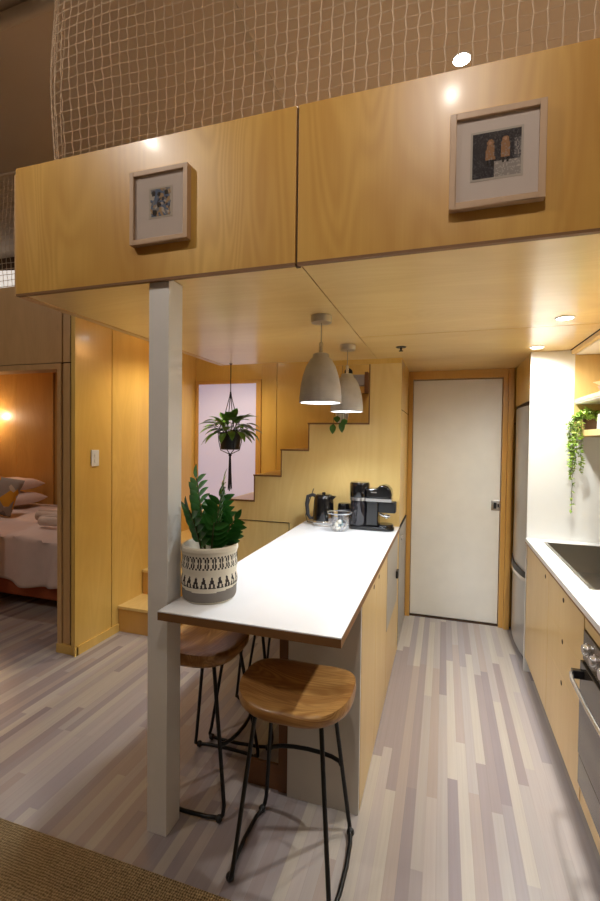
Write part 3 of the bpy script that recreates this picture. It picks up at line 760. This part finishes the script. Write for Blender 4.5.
# ------------------------------------------------------------------ potted plant on the island
pp = thing('potted_plant', 'leafy green plant in a black and white patterned woven pot on the island', 'plant', (-0.871, 1.573, 0.9005))
m_pot = [plain('woven_pot_cream', (222, 212, 192), 0.9, bump=0.5, bscale=120), plain('woven_pot_black', (54, 46, 44), 0.9, bump=0.5, bscale=120), plain('woven_pot_grey', (128, 120, 112), 0.9, bump=0.5, bscale=120)]
NA, NV, PH, PR = 192, 60, 0.207, 0.106
prof = []
for i in range(NV+1):
    v = i/NV
    r = PR*(0.90 + 0.12*min(1, v*5)**0.6 - 0.02*v) + 0.002*math.sin(v*22)
    if v > 0.93: r += 0.003
    prof.append((r, PH*v))
def potcol(i, j):
    v = (i+0.5)/NV; u = j/NA
    wob = 0.025*math.sin(u*2*PI*2+1)
    if v < 0.24+wob: return 2 if v > 0.04 else 0
    if 0.30+wob*0.3 < v < 0.50+wob*0.3:
        k = (u*22) % 1.0; h = (v-(0.30+wob*0.3))/0.20
        return 1 if (abs(k-0.5) < 0.36*(1-h)+0.10 and not (abs(k-0.5) < 0.10 and 0.1 < h < 0.45)) else 0
    if 0.64 < v < 0.86:
        k = (u*24) % 1.0; h = (v-0.64)/0.22
        if h < 0.12 or h > 0.90: return 1 if (u*48) % 1 < 0.5 else 0
        return 1 if abs(k-0.5) < 0.34 and not (abs(k-0.5) < 0.06) and not (abs(h-0.5) < 0.06 and abs(k-0.5) > 0.2) else 0
    return 0
mb = MB(); mb.lathe(prof, NA, mfun=potcol)
mb.lathe([(prof[-1][0], PH), (prof[-1][0]-0.004, PH+0.005), (prof[-1][0]-0.010, PH+0.003), (prof[-1][0]-0.014, PH-0.03), (0.085, PH-0.05)], 64)
mb.lathe([(0, 0), (prof[0][0], 0)], 64)
mb.build('pot', m_pot, pp, smooth=50)
MB().lathe([(0.0, 0.160), (0.097, 0.158)], 32).build('soil', m_soil, pp)
def zz_stem(az, lean, Ln, bend, n):
    """a cane with paired pointed leaves"""
    pts = []; b = Vector((0.035*math.cos(az), 0.035*math.sin(az), 0.165))
    p = b.copy(); d = Vector((math.cos(az)*lean, math.sin(az)*lean, 1)).normalized()
    K = 12
    for i in range(K+1):
        pts.append(p.copy()); d = (d + Vector((math.cos(az), math.sin(az), -0.3))*bend/K).normalized(); p += d*Ln/K
    return pts
fol = MB(); stm = MB(); rp = random.Random(11)
specs = [(2.6, 0.20, 0.30, 0.10, 8), (0.1, 0.04, 0.285, 0.06, 9), (4.4, 0.22, 0.20, 0.25, 5), (0.3, 0.26, 0.15, 0.3, 5), (5.4, 0.18, 0.15, 0.3, 5), (1.6, 0.16, 0.22, 0.2, 6)]
for az, lean, Ln, bend, n in specs:
    pts = zz_stem(az, lean, Ln, bend, n)
    stm.tube(pts, [0.006-0.0035*i/12 for i in range(13)], 7)
    plane = rp.uniform(0, PI)
    for q in range(n*2+1):
        t = 0.22 + 0.78*q/(n*2); fi = min(11.99, t*12); i = int(fi)
        c = pts[i].lerp(pts[i+1], fi-i); d = (pts[i+1]-pts[i]).normalized()
        a = Vector((math.cos(plane), math.sin(plane), 0)); a = (a-d*a.dot(d)).normalized(); s = 1 if q % 2 else -1
        dirn = (a*s*1.0 + d*0.75) if q < n*2 else d
        Lf = 0.074*(0.75+0.35*math.sin(PI*t))*rp.uniform(0.9, 1.1); up = d.cross(a)*1.0 + Vector((0, 0, 0.5))
        fol.leaf(c, dirn, up, Lf, Lf*0.44, 0.15, seg=5)
fol.build('foliage', m_leaf, pp, smooth=60); stm.build('stems', m_stem, pp, smooth=60)

# hanging planter
hp = thing('hanging_planter', 'leafy plant in a black basket hung on dark macrame cord by the stairs', 'plant', (-1.622, 3.245, 1.435))
mb = MB(); mb.lathe([(0.0, 0.0), (0.070, 0.0), (0.074, 0.006), (0.088, 0.125), (0.096, 0.127), (0.096, 0.138), (0.088, 0.138), (0.084, 0.12), (0.0, 0.115)], 32)
mb.build('pot', m_blackmat, hp, smooth=50)
mb = MB()
for k in range(4):
    a = PI/4 + k*PI/2; ca, sa = math.cos(a), math.sin(a)
    mb.tube([(0.100*ca, 0.100*sa, 0.14), (0.05*ca, 0.05*sa, 0.26), (0.008*ca, 0.008*sa, 0.42), (0.002*ca, 0.002*sa, 0.46)], 0.0035, 6)
    mb.tube([(0.100*ca, 0.100*sa, 0.14), (0.093*ca, 0.093*sa, 0.06), (0.078*ca, 0.078*sa, -0.004), (0.01*ca, 0.01*sa, -0.035)], 0.0035, 6)
mb.tube([(0, 0, 0.45), (0, 0, 0.679)], 0.004, 6)
for k in range(7):
    a = k*0.9; mb.tube([(0.004*math.cos(a), 0.004*math.sin(a), -0.03), (0.008*math.cos(a), 0.008*math.sin(a), -0.15), (0.014*math.cos(a+0.4), 0.014*math.sin(a+0.4), -0.31-0.01*(k % 3))], 0.004, 5)
mb.sphere((0, 0, -0.045), 0.013, 6)
mb.build('macrame_cord', m_rope, hp, smooth=60)
MB().lathe([(0.0, 0.680), (0.014, 0.680), (0.014, 0.678), (0.0, 0.672)], 14).build('ceiling_hook', m_blackmat, hp)
fol = MB(); rp = random.Random(21)
for k in range(64):
    az = k*2.399; el = rp.uniform(0.1, 1.35)
    r = rp.uniform(0.0, 0.05); b = Vector((r*math.cos(az), r*math.sin(az), 0.12))
    d = Vector((math.cos(az)*math.cos(el), math.sin(az)*math.cos(el), math.sin(el)))
    st_l = rp.uniform(0.05, 0.13); e_ = b + d*st_l
    fol.tube([b, b.lerp(e_, 0.5)+Vector((0, 0, 0.006)), e_], 0.0018, 4, 1)
    d2 = (d + Vector((0, 0, -0.55))).normalized()
    Lf = rp.uniform(0.10, 0.15)
    fol.leaf(e_, d2, (0, 0, 1), Lf, Lf*0.52, rp.uniform(0.2, 0.5), 0)
fol.build('foliage', [plain('hanging_leaf', (116, 164, 70), 0.35, var=0.25, scale=14), m_stem], hp, smooth=60)

downlight(-4.2, 3.5, 2.498, 'small unseen fill spotlight added over the bed', 13.0, (1.0, 0.86, 0.76), group='added bedroom fill light')  # out-of-view lamp added to brighten the bed linen
# small plant on the upper stair, behind the far pendant
sp_ = thing('small_trailing_plant', 'tiny plant with hanging heart leaves on the top step behind the far pendant', 'plant', (-0.752, 3.40, 1.651))
MB().lathe([(0.0, 0.0), (0.040, 0.0), (0.052, 0.08), (0.048, 0.08), (0.040, 0.02)], 24).build('pot', m_ring, sp_, smooth=50)
fol = MB()
for k, (dx, L0) in enumerate(((-0.035, 0.055), (0.02, 0.065), (0.035, 0.03), (-0.01, 0.03))):
    fol.tube([(dx*0.3, -0.03, 0.075), (dx, -0.085, 0.088), (dx*1.2, -0.104, 0.03), (dx*1.2, -0.106, -0.02+0.02*k)], 0.0016, 4, 1)
    fol.leaf((dx*1.2, -0.107, -0.01+0.02*k), (0.15*dx*10, -0.15, -1), (0, -1, 0.1), L0+0.02, 0.05, 0.1)
for k in range(7):
    a = k*0.9+0.4; fol.leaf((0.015*math.cos(a), 0.015*math.sin(a), 0.075), (math.cos(a), math.sin(a), 0.9), (0, 0, 1), 0.07, 0.045, 0.3)
fol.build('foliage', [m_leaf2, m_stem], sp_, smooth=60)
# meter box on the back wall by the pillar
mx = thing('wall_meter_box', 'small grey box in a dark frame high up beside the plywood pillar', 'box', (-0.72, 3.98, 1.92))
MB().box(-0.10, 0.038, 0.0, 0.055, 0.085, 0.185).build('cover', m_grey, mx, bevel=0.004)
MB().box(0.040, 0.068, -0.01, 0.058, 0.02, 0.205).build('frame', m_brown, mx)
MB().box(-0.06, 0.038, 0.005, 0.05, 0.02, 0.08).build('lower_cover', m_jamb, mx, bevel=0.002)
mb = MB().lathe([(0.0, 0), (0.035, 0), (0.035, 0.03), (0, 0.03)], 20); mb.v = [(x-0.115, -y_+0.058, z+0.215) for x, z, y_ in mb.v]
mb.build('round_cap', m_blackmat, mx)

# ------------------------------------------------------------------ appliances on the island
# kettle
kt = thing('kettle', 'glossy black electric kettle with steel base, left of the coffee machine', 'kettle', (-0.828, 3.17, 0.9005), math.radians(0))
MB().lathe([(0.0, 0.0), (0.078, 0.0), (0.080, 0.012), (0.076, 0.016), (0.0, 0.016)], 32).build('power_base', m_steel, kt, smooth=40)
MB().lathe([(0.0, 0.017), (0.076, 0.017), (0.078, 0.026), (0.077, 0.09), (0.072, 0.17), (0.067, 0.212), (0.060, 0.222), (0.0, 0.230)], 36).build('body', m_black, kt, smooth=50)
MB().lathe([(0.0785, 0.018), (0.081, 0.024), (0.0795, 0.036), (0.0765, 0.040)], 36).build('steel_band', m_chrome, kt, smooth=40)
MB().lathe([(0.0, 0.242), (0.012, 0.240), (0.014, 0.229), (0.05, 0.226)], 24).build('lid', m_black, kt, smooth=40)
MB().tube([(-0.045, 0, 0.205), (-0.085, 0, 0.218), (-0.120, 0, 0.205), (-0.128, 0, 0.15), (-0.118, 0, 0.07), (-0.100, 0, 0.045), (-0.07, 0, 0.05)], [0.012, 0.013, 0.014, 0.015, 0.014, 0.012, 0.012], 10).build('handle', plain('kettle_handle_grey', (58, 56, 58), 0.35), kt, smooth=60)
MB().prism([(0.055, 0.175), (0.092, 0.210), (0.082, 0.218), (0.055, 0.218)], -0.018, 0.018, 'xz').build('spout', m_black, kt, bevel=0.003)
MB().tube([(-0.07, 0.03, 0.006), (-0.14, 0.06, 0.005), (-0.165, 0.095, 0.05), (-0.14, 0.112, 0.16), (-0.11, 0.113, 0.25)], 0.003, 6).build('power_cord', m_blackmat, kt, smooth=60)
# coffee machine
cm = thing('coffee_machine', 'black capsule coffee machine with chrome bands, at the far end of the island', 'coffee machine', (-0.478, 3.14, 0.9005))
MB().lathe([(0.0, 0.0), (0.062, 0.0), (0.066, 0.01), (0.064, 0.20), (0.0, 0.20)], 32, c=(-0.085, 0.02, 0.0)).build('water_tank', plain('smoked_tank', (40, 38, 44), 0.12, coat=0.6), cm, smooth=40)
MB().lathe([(0.0, 0.222), (0.068, 0.222), (0.070, 0.228), (0.070, 0.315), (0.064, 0.326), (0.0, 0.328)], 32, c=(-0.085, 0.02, 0.0)).build('grinder_head', m_black, cm, smooth=40)
pr = [(-0.03, 0.222), (0.142, 0.222), (0.146, 0.25), (0.138, 0.285), (0.118, 0.308), (0.09, 0.317), (0.06, 0.310), (0.045, 0.292), (0.0, 0.288), (-0.03, 0.29)]
MB().prism(pr, -0.045, 0.06, 'xz').build('brew_head', m_black, cm, smooth=35, bevel=0.010)
mb = MB().lathe([(0.0, 0.201), (0.0705, 0.201), (0.0705, 0.2225), (0.0, 0.2225)], 32, c=(-0.085, 0.02, 0.0)); mb.box(-0.03, 0.144, -0.046, 0.061, 0.201, 0.2215)
sub(mb.build('chrome_band', m_chrome, cm), 'chrome band round the head')
MB().box(-0.03, 0.055, -0.04, 0.06, 0.03, 0.20).build('column', m_black, cm, bevel=0.008)
MB().box(0.055, 0.17, -0.032, 0.045, 0.125, 0.20).build('milk_unit', m_blackmat, cm, bevel=0.006)
MB().tube([(0.06, 0, 0.112), (0.09, 0, 0.098), (0.13, -0.005, 0.10)], 0.010, 10).tube([(0.105, 0, 0.115), (0.108, 0, 0.082)], 0.009, 10).build('spout', m_chrome, cm, smooth=50)
mb = MB(); pts = [(-0.148, -0.035), (-0.13, -0.05)] + [(0.10+0.062*math.cos(a), 0.0+0.058*math.sin(a)) for a in [(-PI/2+PI*k/10) for k in range(11)]] + [(-0.13, 0.06), (-0.15, 0.05)]
mb.prism(pts, 0.0, 0.028); mb.build('base', m_black, cm, bevel=0.006)
mb = MB(); mb.lathe([(0.0, 0.046), (0.050, 0.046), (0.056, 0.040), (0.056, 0.029)], 28, c=(0.10, 0.0, 0.0)); mb.build('drip_tray', m_black, cm, smooth=40)
mb = MB().box(0.005, 0.045, -0.0565, -0.0555, 0.262, 0.270)
sub(mb.build('badge', m_chrome, cm), 'small silver badge on the head')
# glass bowl with capsules
gb = thing('glass_bowl', 'clear glass bowl of coffee capsules in front of the grinder', 'bowl', (-0.672, 3.005, 0.9005))
out = [(0.0, 0.0), (0.045, 0.0), (0.058, 0.012), (0.074, 0.05), (0.082, 0.10), (0.083, 0.125)]
MB().lathe(out + [(0.080, 0.125), (0.078, 0.10), (0.070, 0.052), (0.054, 0.016), (0.0, 0.006)], 36).build('bowl', m_glass, gb, smooth=50)
sub(MB().lathe([(0.083, 0.121), (0.085, 0.1255), (0.083, 0.129), (0.080, 0.1265)], 36).build('rim', plain('glass_rim', (190, 195, 200), 0.1, metal=0.6), gb, smooth=50), 'bright glass rim')
capc = [plain('capsule_silver', (190, 190, 196), 0.25, metal=0.9), plain('capsule_teal', (60, 110, 112), 0.3, metal=0.5), plain('capsule_black', (30, 30, 34), 0.3, metal=0.5), plain('capsule_cream', (226, 220, 206), 0.4)]
rp = random.Random(4)
cap0 = None
for k in range(13):
    a = k*2.4; rad = 0.016 + 0.026*((k % 5)/4); z = 0.024 + 0.019*(k//4)
    mb = MB().lathe([(0.0, 0.013), (0.008, 0.012), (0.0125, -0.008), (0.0155, -0.010), (0.0, -0.0115)], 14)
    c = mb.build('coffee_capsule', capc[(0, 1, 3, 0, 2, 1, 0, 3, 2, 0, 3, 1, 0)[k]], smooth=40)
    c.location = (-0.672+rad*math.cos(a), 3.005+rad*math.sin(a), 0.9005+z); c.rotation_euler = (rp.uniform(0, 3), rp.uniform(0, 3), 0)
    tag(c, ('silver', 'teal', 'black', 'cream')[(0, 1, 3, 0, 2, 1, 0, 3, 2, 0, 3, 1, 0)[k]] + ' coffee capsule among those piled in the glass bowl', 'capsule', 'coffee capsules in the glass bowl')
gr = thing('milk_frother', 'dark round canister with silver lid band behind the glass bowl', 'canister', (-0.685, 3.215, 0.9005))
MB().lathe([(0.0, 0.0), (0.046, 0.0), (0.048, 0.01), (0.048, 0.125), (0.0, 0.125)], 28).build('body', plain('canister_grey', (70, 72, 80), 0.25, metal=0.5), gr, smooth=40)
MB().lathe([(0.0, 0.165), (0.040, 0.163), (0.045, 0.155), (0.047, 0.1255), (0.0, 0.1255)], 28).build('lid', m_black, gr, smooth=40)

# ------------------------------------------------------------------ things on the wall shelf
tp = thing('trailing_plant', 'bright green plant trailing down from the lower wall shelf', 'plant', (0.860, 3.180, 1.601))
MB().lathe([(0.0, 0.0), (0.040, 0.0), (0.050, 0.075), (0.046, 0.075), (0.042, 0.06), (0.0, 0.06)], 24).build('pot', plain('brown_pot', (96, 66, 44), 0.7), tp, smooth=50)
fol = MB(); rp = random.Random(31)
def sprig(p, s=0.022):
    for q in range(3):
        d = Vector((rp.uniform(-1, 1), rp.uniform(-1, 0.5), rp.uniform(-0.6, 0.7)))
        fol.leaf(p, d, (rp.uniform(-.3, .3), rp.uniform(-.8, 0), 1), s*rp.uniform(0.8, 1.3), s*rp.uniform(0.6, 0.9), 0.2, rp.choice((0, 0, 1)), seg=3)
for k in range(210):
    a = rp.uniform(0, 2*PI); r = 0.07*math.sqrt(rp.random()); z = 0.065 + rp.uniform(0, 0.065)*(1-(r/0.085)**2)
    sprig(Vector((r*math.cos(a)-0.02, r*math.sin(a), z)), 0.024)
trails = [(-0.102, -0.02, 0.56), (-0.100, 0.01, 0.30), (-0.122, -0.03, 0.26), (-0.092, -0.05, 0.30), (-0.085, 0.03, 0.22), (-0.115, 0.02, 0.22),
          (-0.075, -0.08, 0.24), (-0.098, -0.07, 0.18), (-0.130, -0.005, 0.16), (-0.078, -0.055, 0.30), (-0.11, -0.045, 0.34)]
for ti, (tx, ty, Ln) in enumerate(trails):
    pts = [Vector((tx*0.4, ty*0.4, 0.07)), Vector((tx*0.8, ty*0.8, 0.085)), Vector((tx, ty, 0.04))]
    n = int(Ln/0.02); p = pts[-1].copy()
    for q in range(n):
        p = p + Vector((rp.uniform(-0.004, 0.004), rp.uniform(-0.004, 0.004), -0.02)); pts.append(p.copy())
    fol.tube(pts, 0.0013, 4, 2)
    for q, c in enumerate(pts[1:]):
        if ti == 0 and c.z < -0.22 and q % 2: continue
        sprig(c, 0.022 if c.z > -0.22 else 0.019)
fol.build('foliage', [m_leaf3, plain('pale_green_leaf', (186, 206, 96), 0.5, var=0.2, scale=30), m_stem], tp, smooth=60)
jr = MB().lathe([(0.0, 0.0), (0.056, 0.0), (0.064, 0.006), (0.060, 0.09), (0.050, 0.108), (0.044, 0.110), (0.040, 0.106), (0.0, 0.10)], 32)
o = jr.build('white_jar', m_ring, smooth=50); o.location = (0.915, 3.045, 1.601); tag(o, 'plain white ceramic jar beside the trailing plant on the lower shelf', 'jar')
for k, (r, h, z, nm, mt) in enumerate(((0.052, 0.058, 0.0, 'bowl', plain('brown_ceramic', (176, 136, 108), 0.6)), (0.075, 0.022, 0.059, 'plate', plain('cream_ceramic', (232, 214, 190), 0.5)))):
    mb = MB().lathe([(0.0, 0.0), (r*0.55, 0.0), (r*0.62, 0.004), (r, h), (r-0.004, h), (r*0.55, 0.008), (0.0, 0.008)], 32)
    o = mb.build(nm, mt, smooth=50); o.location = (0.905, 3.06, 1.8005+z)
    tag(o, ('brown bowl under the cream plate on the upper wall shelf', 'cream plate on top of the brown bowl on the upper shelf')[k], ('bowl', 'plate')[k])

# ------------------------------------------------------------------ bedroom
bd = thing('bed', 'bed in the side room with pale linen and a rust fabric base', 'bed', (-4.4, 3.74, 0))
MB().box(-1.2, 1.34, -0.70, 0.70, 0.09, 0.42).build('base', m_valance, bd, bevel=0.03)
MB().box(-1.2, 1.34, -0.68, 0.70, 0.425, 0.60).build('mattress', m_white_fabric, bd, bevel=0.05)
mb = MB(); NX, NY = 90, 70; rp = random.Random(2)
vs = []
for i in range(NX+1):
    for j in range(NY+1):
        u = i/NX; v = j/NY
        s = v*2.02                       # distance over the bed from the near hem
        x = -1.15 + 2.51*u
        hang = 0.22 + 0.20*u + 0.025*math.sin(x*3.1) + 0.02*math.sin(x*7+1)
        if s < hang:
            d = (hang-s); y = -0.735 - 0.035*math.sin(x*16+math.sin(x*5))*(d/hang) - 0.03*(d/hang); z = 0.625-d
        else:
            q = s-hang; y = -0.735 + 0.045*(1-math.exp(-q*30)) + q*0.97 - 0.02; z = 0.655 + 0.012*math.sin(x*9+q*5)*math.exp(-q*0.5) + 0.010*math.sin(q*17+x*4) - 0.03*math.exp(-q*20)
        if y > 0.70: y = 0.70; 
        vs.append((x, y, z))
mb.add(vs, [(i*(NY+1)+j, (i+1)*(NY+1)+j, (i+1)*(NY+1)+j+1, i*(NY+1)+j+1) for i in range(NX) for j in range(NY)])
dv = mb.build('duvet', m_white_fabric, bd, smooth=80)
sm = dv.modifiers.new('thick', 'SOLIDIFY'); sm.thickness = 0.012; sm.offset = -1
for fx in (-1.1, 1.26):
    for fy in (-0.6, 0.6): MB().box(fx-0.03, fx+0.03, fy-0.03, fy+0.03, 0, 0.09).build('leg', m_blackmat, bd)
def pillow_mb(W, H, T, seedv):
    rp = random.Random(seedv); mb = MB(); n = 18; vs = []
    for sgn in (1, -1):
        for i in range(n+1):
            for j in range(n+1):
                u = -1+2*i/n; v = -1+2*j/n
                t = (max(0, (1-abs(u)**3.2))*max(0, (1-abs(v)**3.2)))**0.42
                k = 1-0.07*(1-abs(u))*abs(v)**4 ; l = 1-0.07*(1-abs(v))*abs(u)**4
                vs.append((u*W/2*l, v*H/2*k, sgn*T/2*t*(1+0.05*math.sin(u*7+v*5))))
    m = (n+1)**2
    fs = [(o+i*(n+1)+j, o+(i+1)*(n+1)+j, o+(i+1)*(n+1)+j+1, o+i*(n+1)+j+1) for o in (0, m) for i in range(n) for j in range(n)]
    return mb.add(vs, fs)
pm = None
for k, (x, y, z, rx, ry) in enumerate(((-4.92, 4.02, 0.770, 0, 0.0), (-4.98, 4.04, 0.94, 0.0, 0.03))):
    o = pillow_mb(0.48, 0.70, 0.15, k).build('pillow', m_white_fabric, smooth=70); o.location = (x, y, z); o.rotation_euler = (rx, ry, 0.05*k)
    tag(o, ('lower of the two white pillows stacked on the bed', 'upper of the two white pillows stacked on the bed')[k], 'pillow', 'white pillows on the bed')
def cushion_mat():
    k = NT('patterned_cushion'); v = k.coords((1, 1, 1)); vo = k.n('ShaderNodeTexVoronoi'); k.l(v, vo.inputs['Vector']); vo.inputs['Scale'].default_value = 9
    k.l(k.ramp(vo.outputs['Color'], [(0.2, srgb((150, 140, 132))), (0.45, srgb((206, 150, 40))), (0.6, srgb((120, 108, 104))), (0.8, srgb((196, 180, 160)))], 'CONSTANT'), k.b.inputs['Base Color'])
    k.b.inputs['Roughness'].default_value = 0.9; return k.m
o = pillow_mb(0.42, 0.42, 0.14, 5).build('cushion', cushion_mat(), smooth=70); o.location = (-4.52, 3.56, 0.90); o.rotation_euler = (1.15, 0.25, 0.6)
tag(o, 'yellow and grey patterned cushion leaning on the pillows', 'cushion')
def towel(x, y, z, L, r, rz, label):
    pts = []; mb = MB(); turns = 3.2; N = 70
    prof = [(r*(0.2+0.8*t/N)*math.cos(turns*2*PI*t/N), r*(0.2+0.8*t/N)*math.sin(turns*2*PI*t/N)) for t in range(N+1)]
    vs = [(-L/2, a, b) for a, b in prof] + [(L/2, a, b) for a, b in prof]
    mb.add(vs, [(i, i+1, N+2+i, N+1+i) for i in range(N)])
    o = mb.build('rolled_towel', m_towel, smooth=60); o.location = (x, y, z+r+0.012); o.rotation_euler = (0, 0, rz)
    s = o.modifiers.new('thick', 'SOLIDIFY'); s.thickness = 0.012
    return tag(o, label, 'towel', 'rolled towels on the bed')
towel(-3.62, 3.52, 0.668, 0.46, 0.055, 0.25, 'white towel rolled up on the bed, the farther one')
towel(-3.42, 3.30, 0.668, 0.34, 0.052, 0.2, 'white towel rolled up on the bed, the nearer one')
wl = thing('wall_lamp', 'small brass wall lamp with a glowing bulb over the bed', 'lamp', (-5.80, 4.484, 1.95))
MB().lathe([(0.0, 0.0), (0.05, 0.0), (0.05, 0.015), (0.0, 0.02)], 24).build('wall_plate', m_black, wl)
[o for o in COL.objects if o.name.startswith('wall_plate')][-1].rotation_euler = (PI/2, 0, 0)
MB().tube([(0, 0, 0), (0.0, -0.05, 0.02), (0.06, -0.09, 0.03), (0.10, -0.10, 0.0), (0.10, -0.10, -0.03)], 0.008, 8).build('arm', m_black, wl, smooth=60)
MB().lathe([(0.0, -0.02), (0.022, -0.02), (0.022, -0.075), (0, -0.075)], 16, c=(0.10, -0.10, 0)).build('socket', m_black, wl, smooth=40)
MB().sphere((0.10, -0.10, -0.115), 0.036, 8).build('bulb', m_bulb, wl, smooth=60)
lamp('bulb_light', 'POINT', (0.10, -0.16, -0.16), W_BED, C_BED, wl, 0.05)
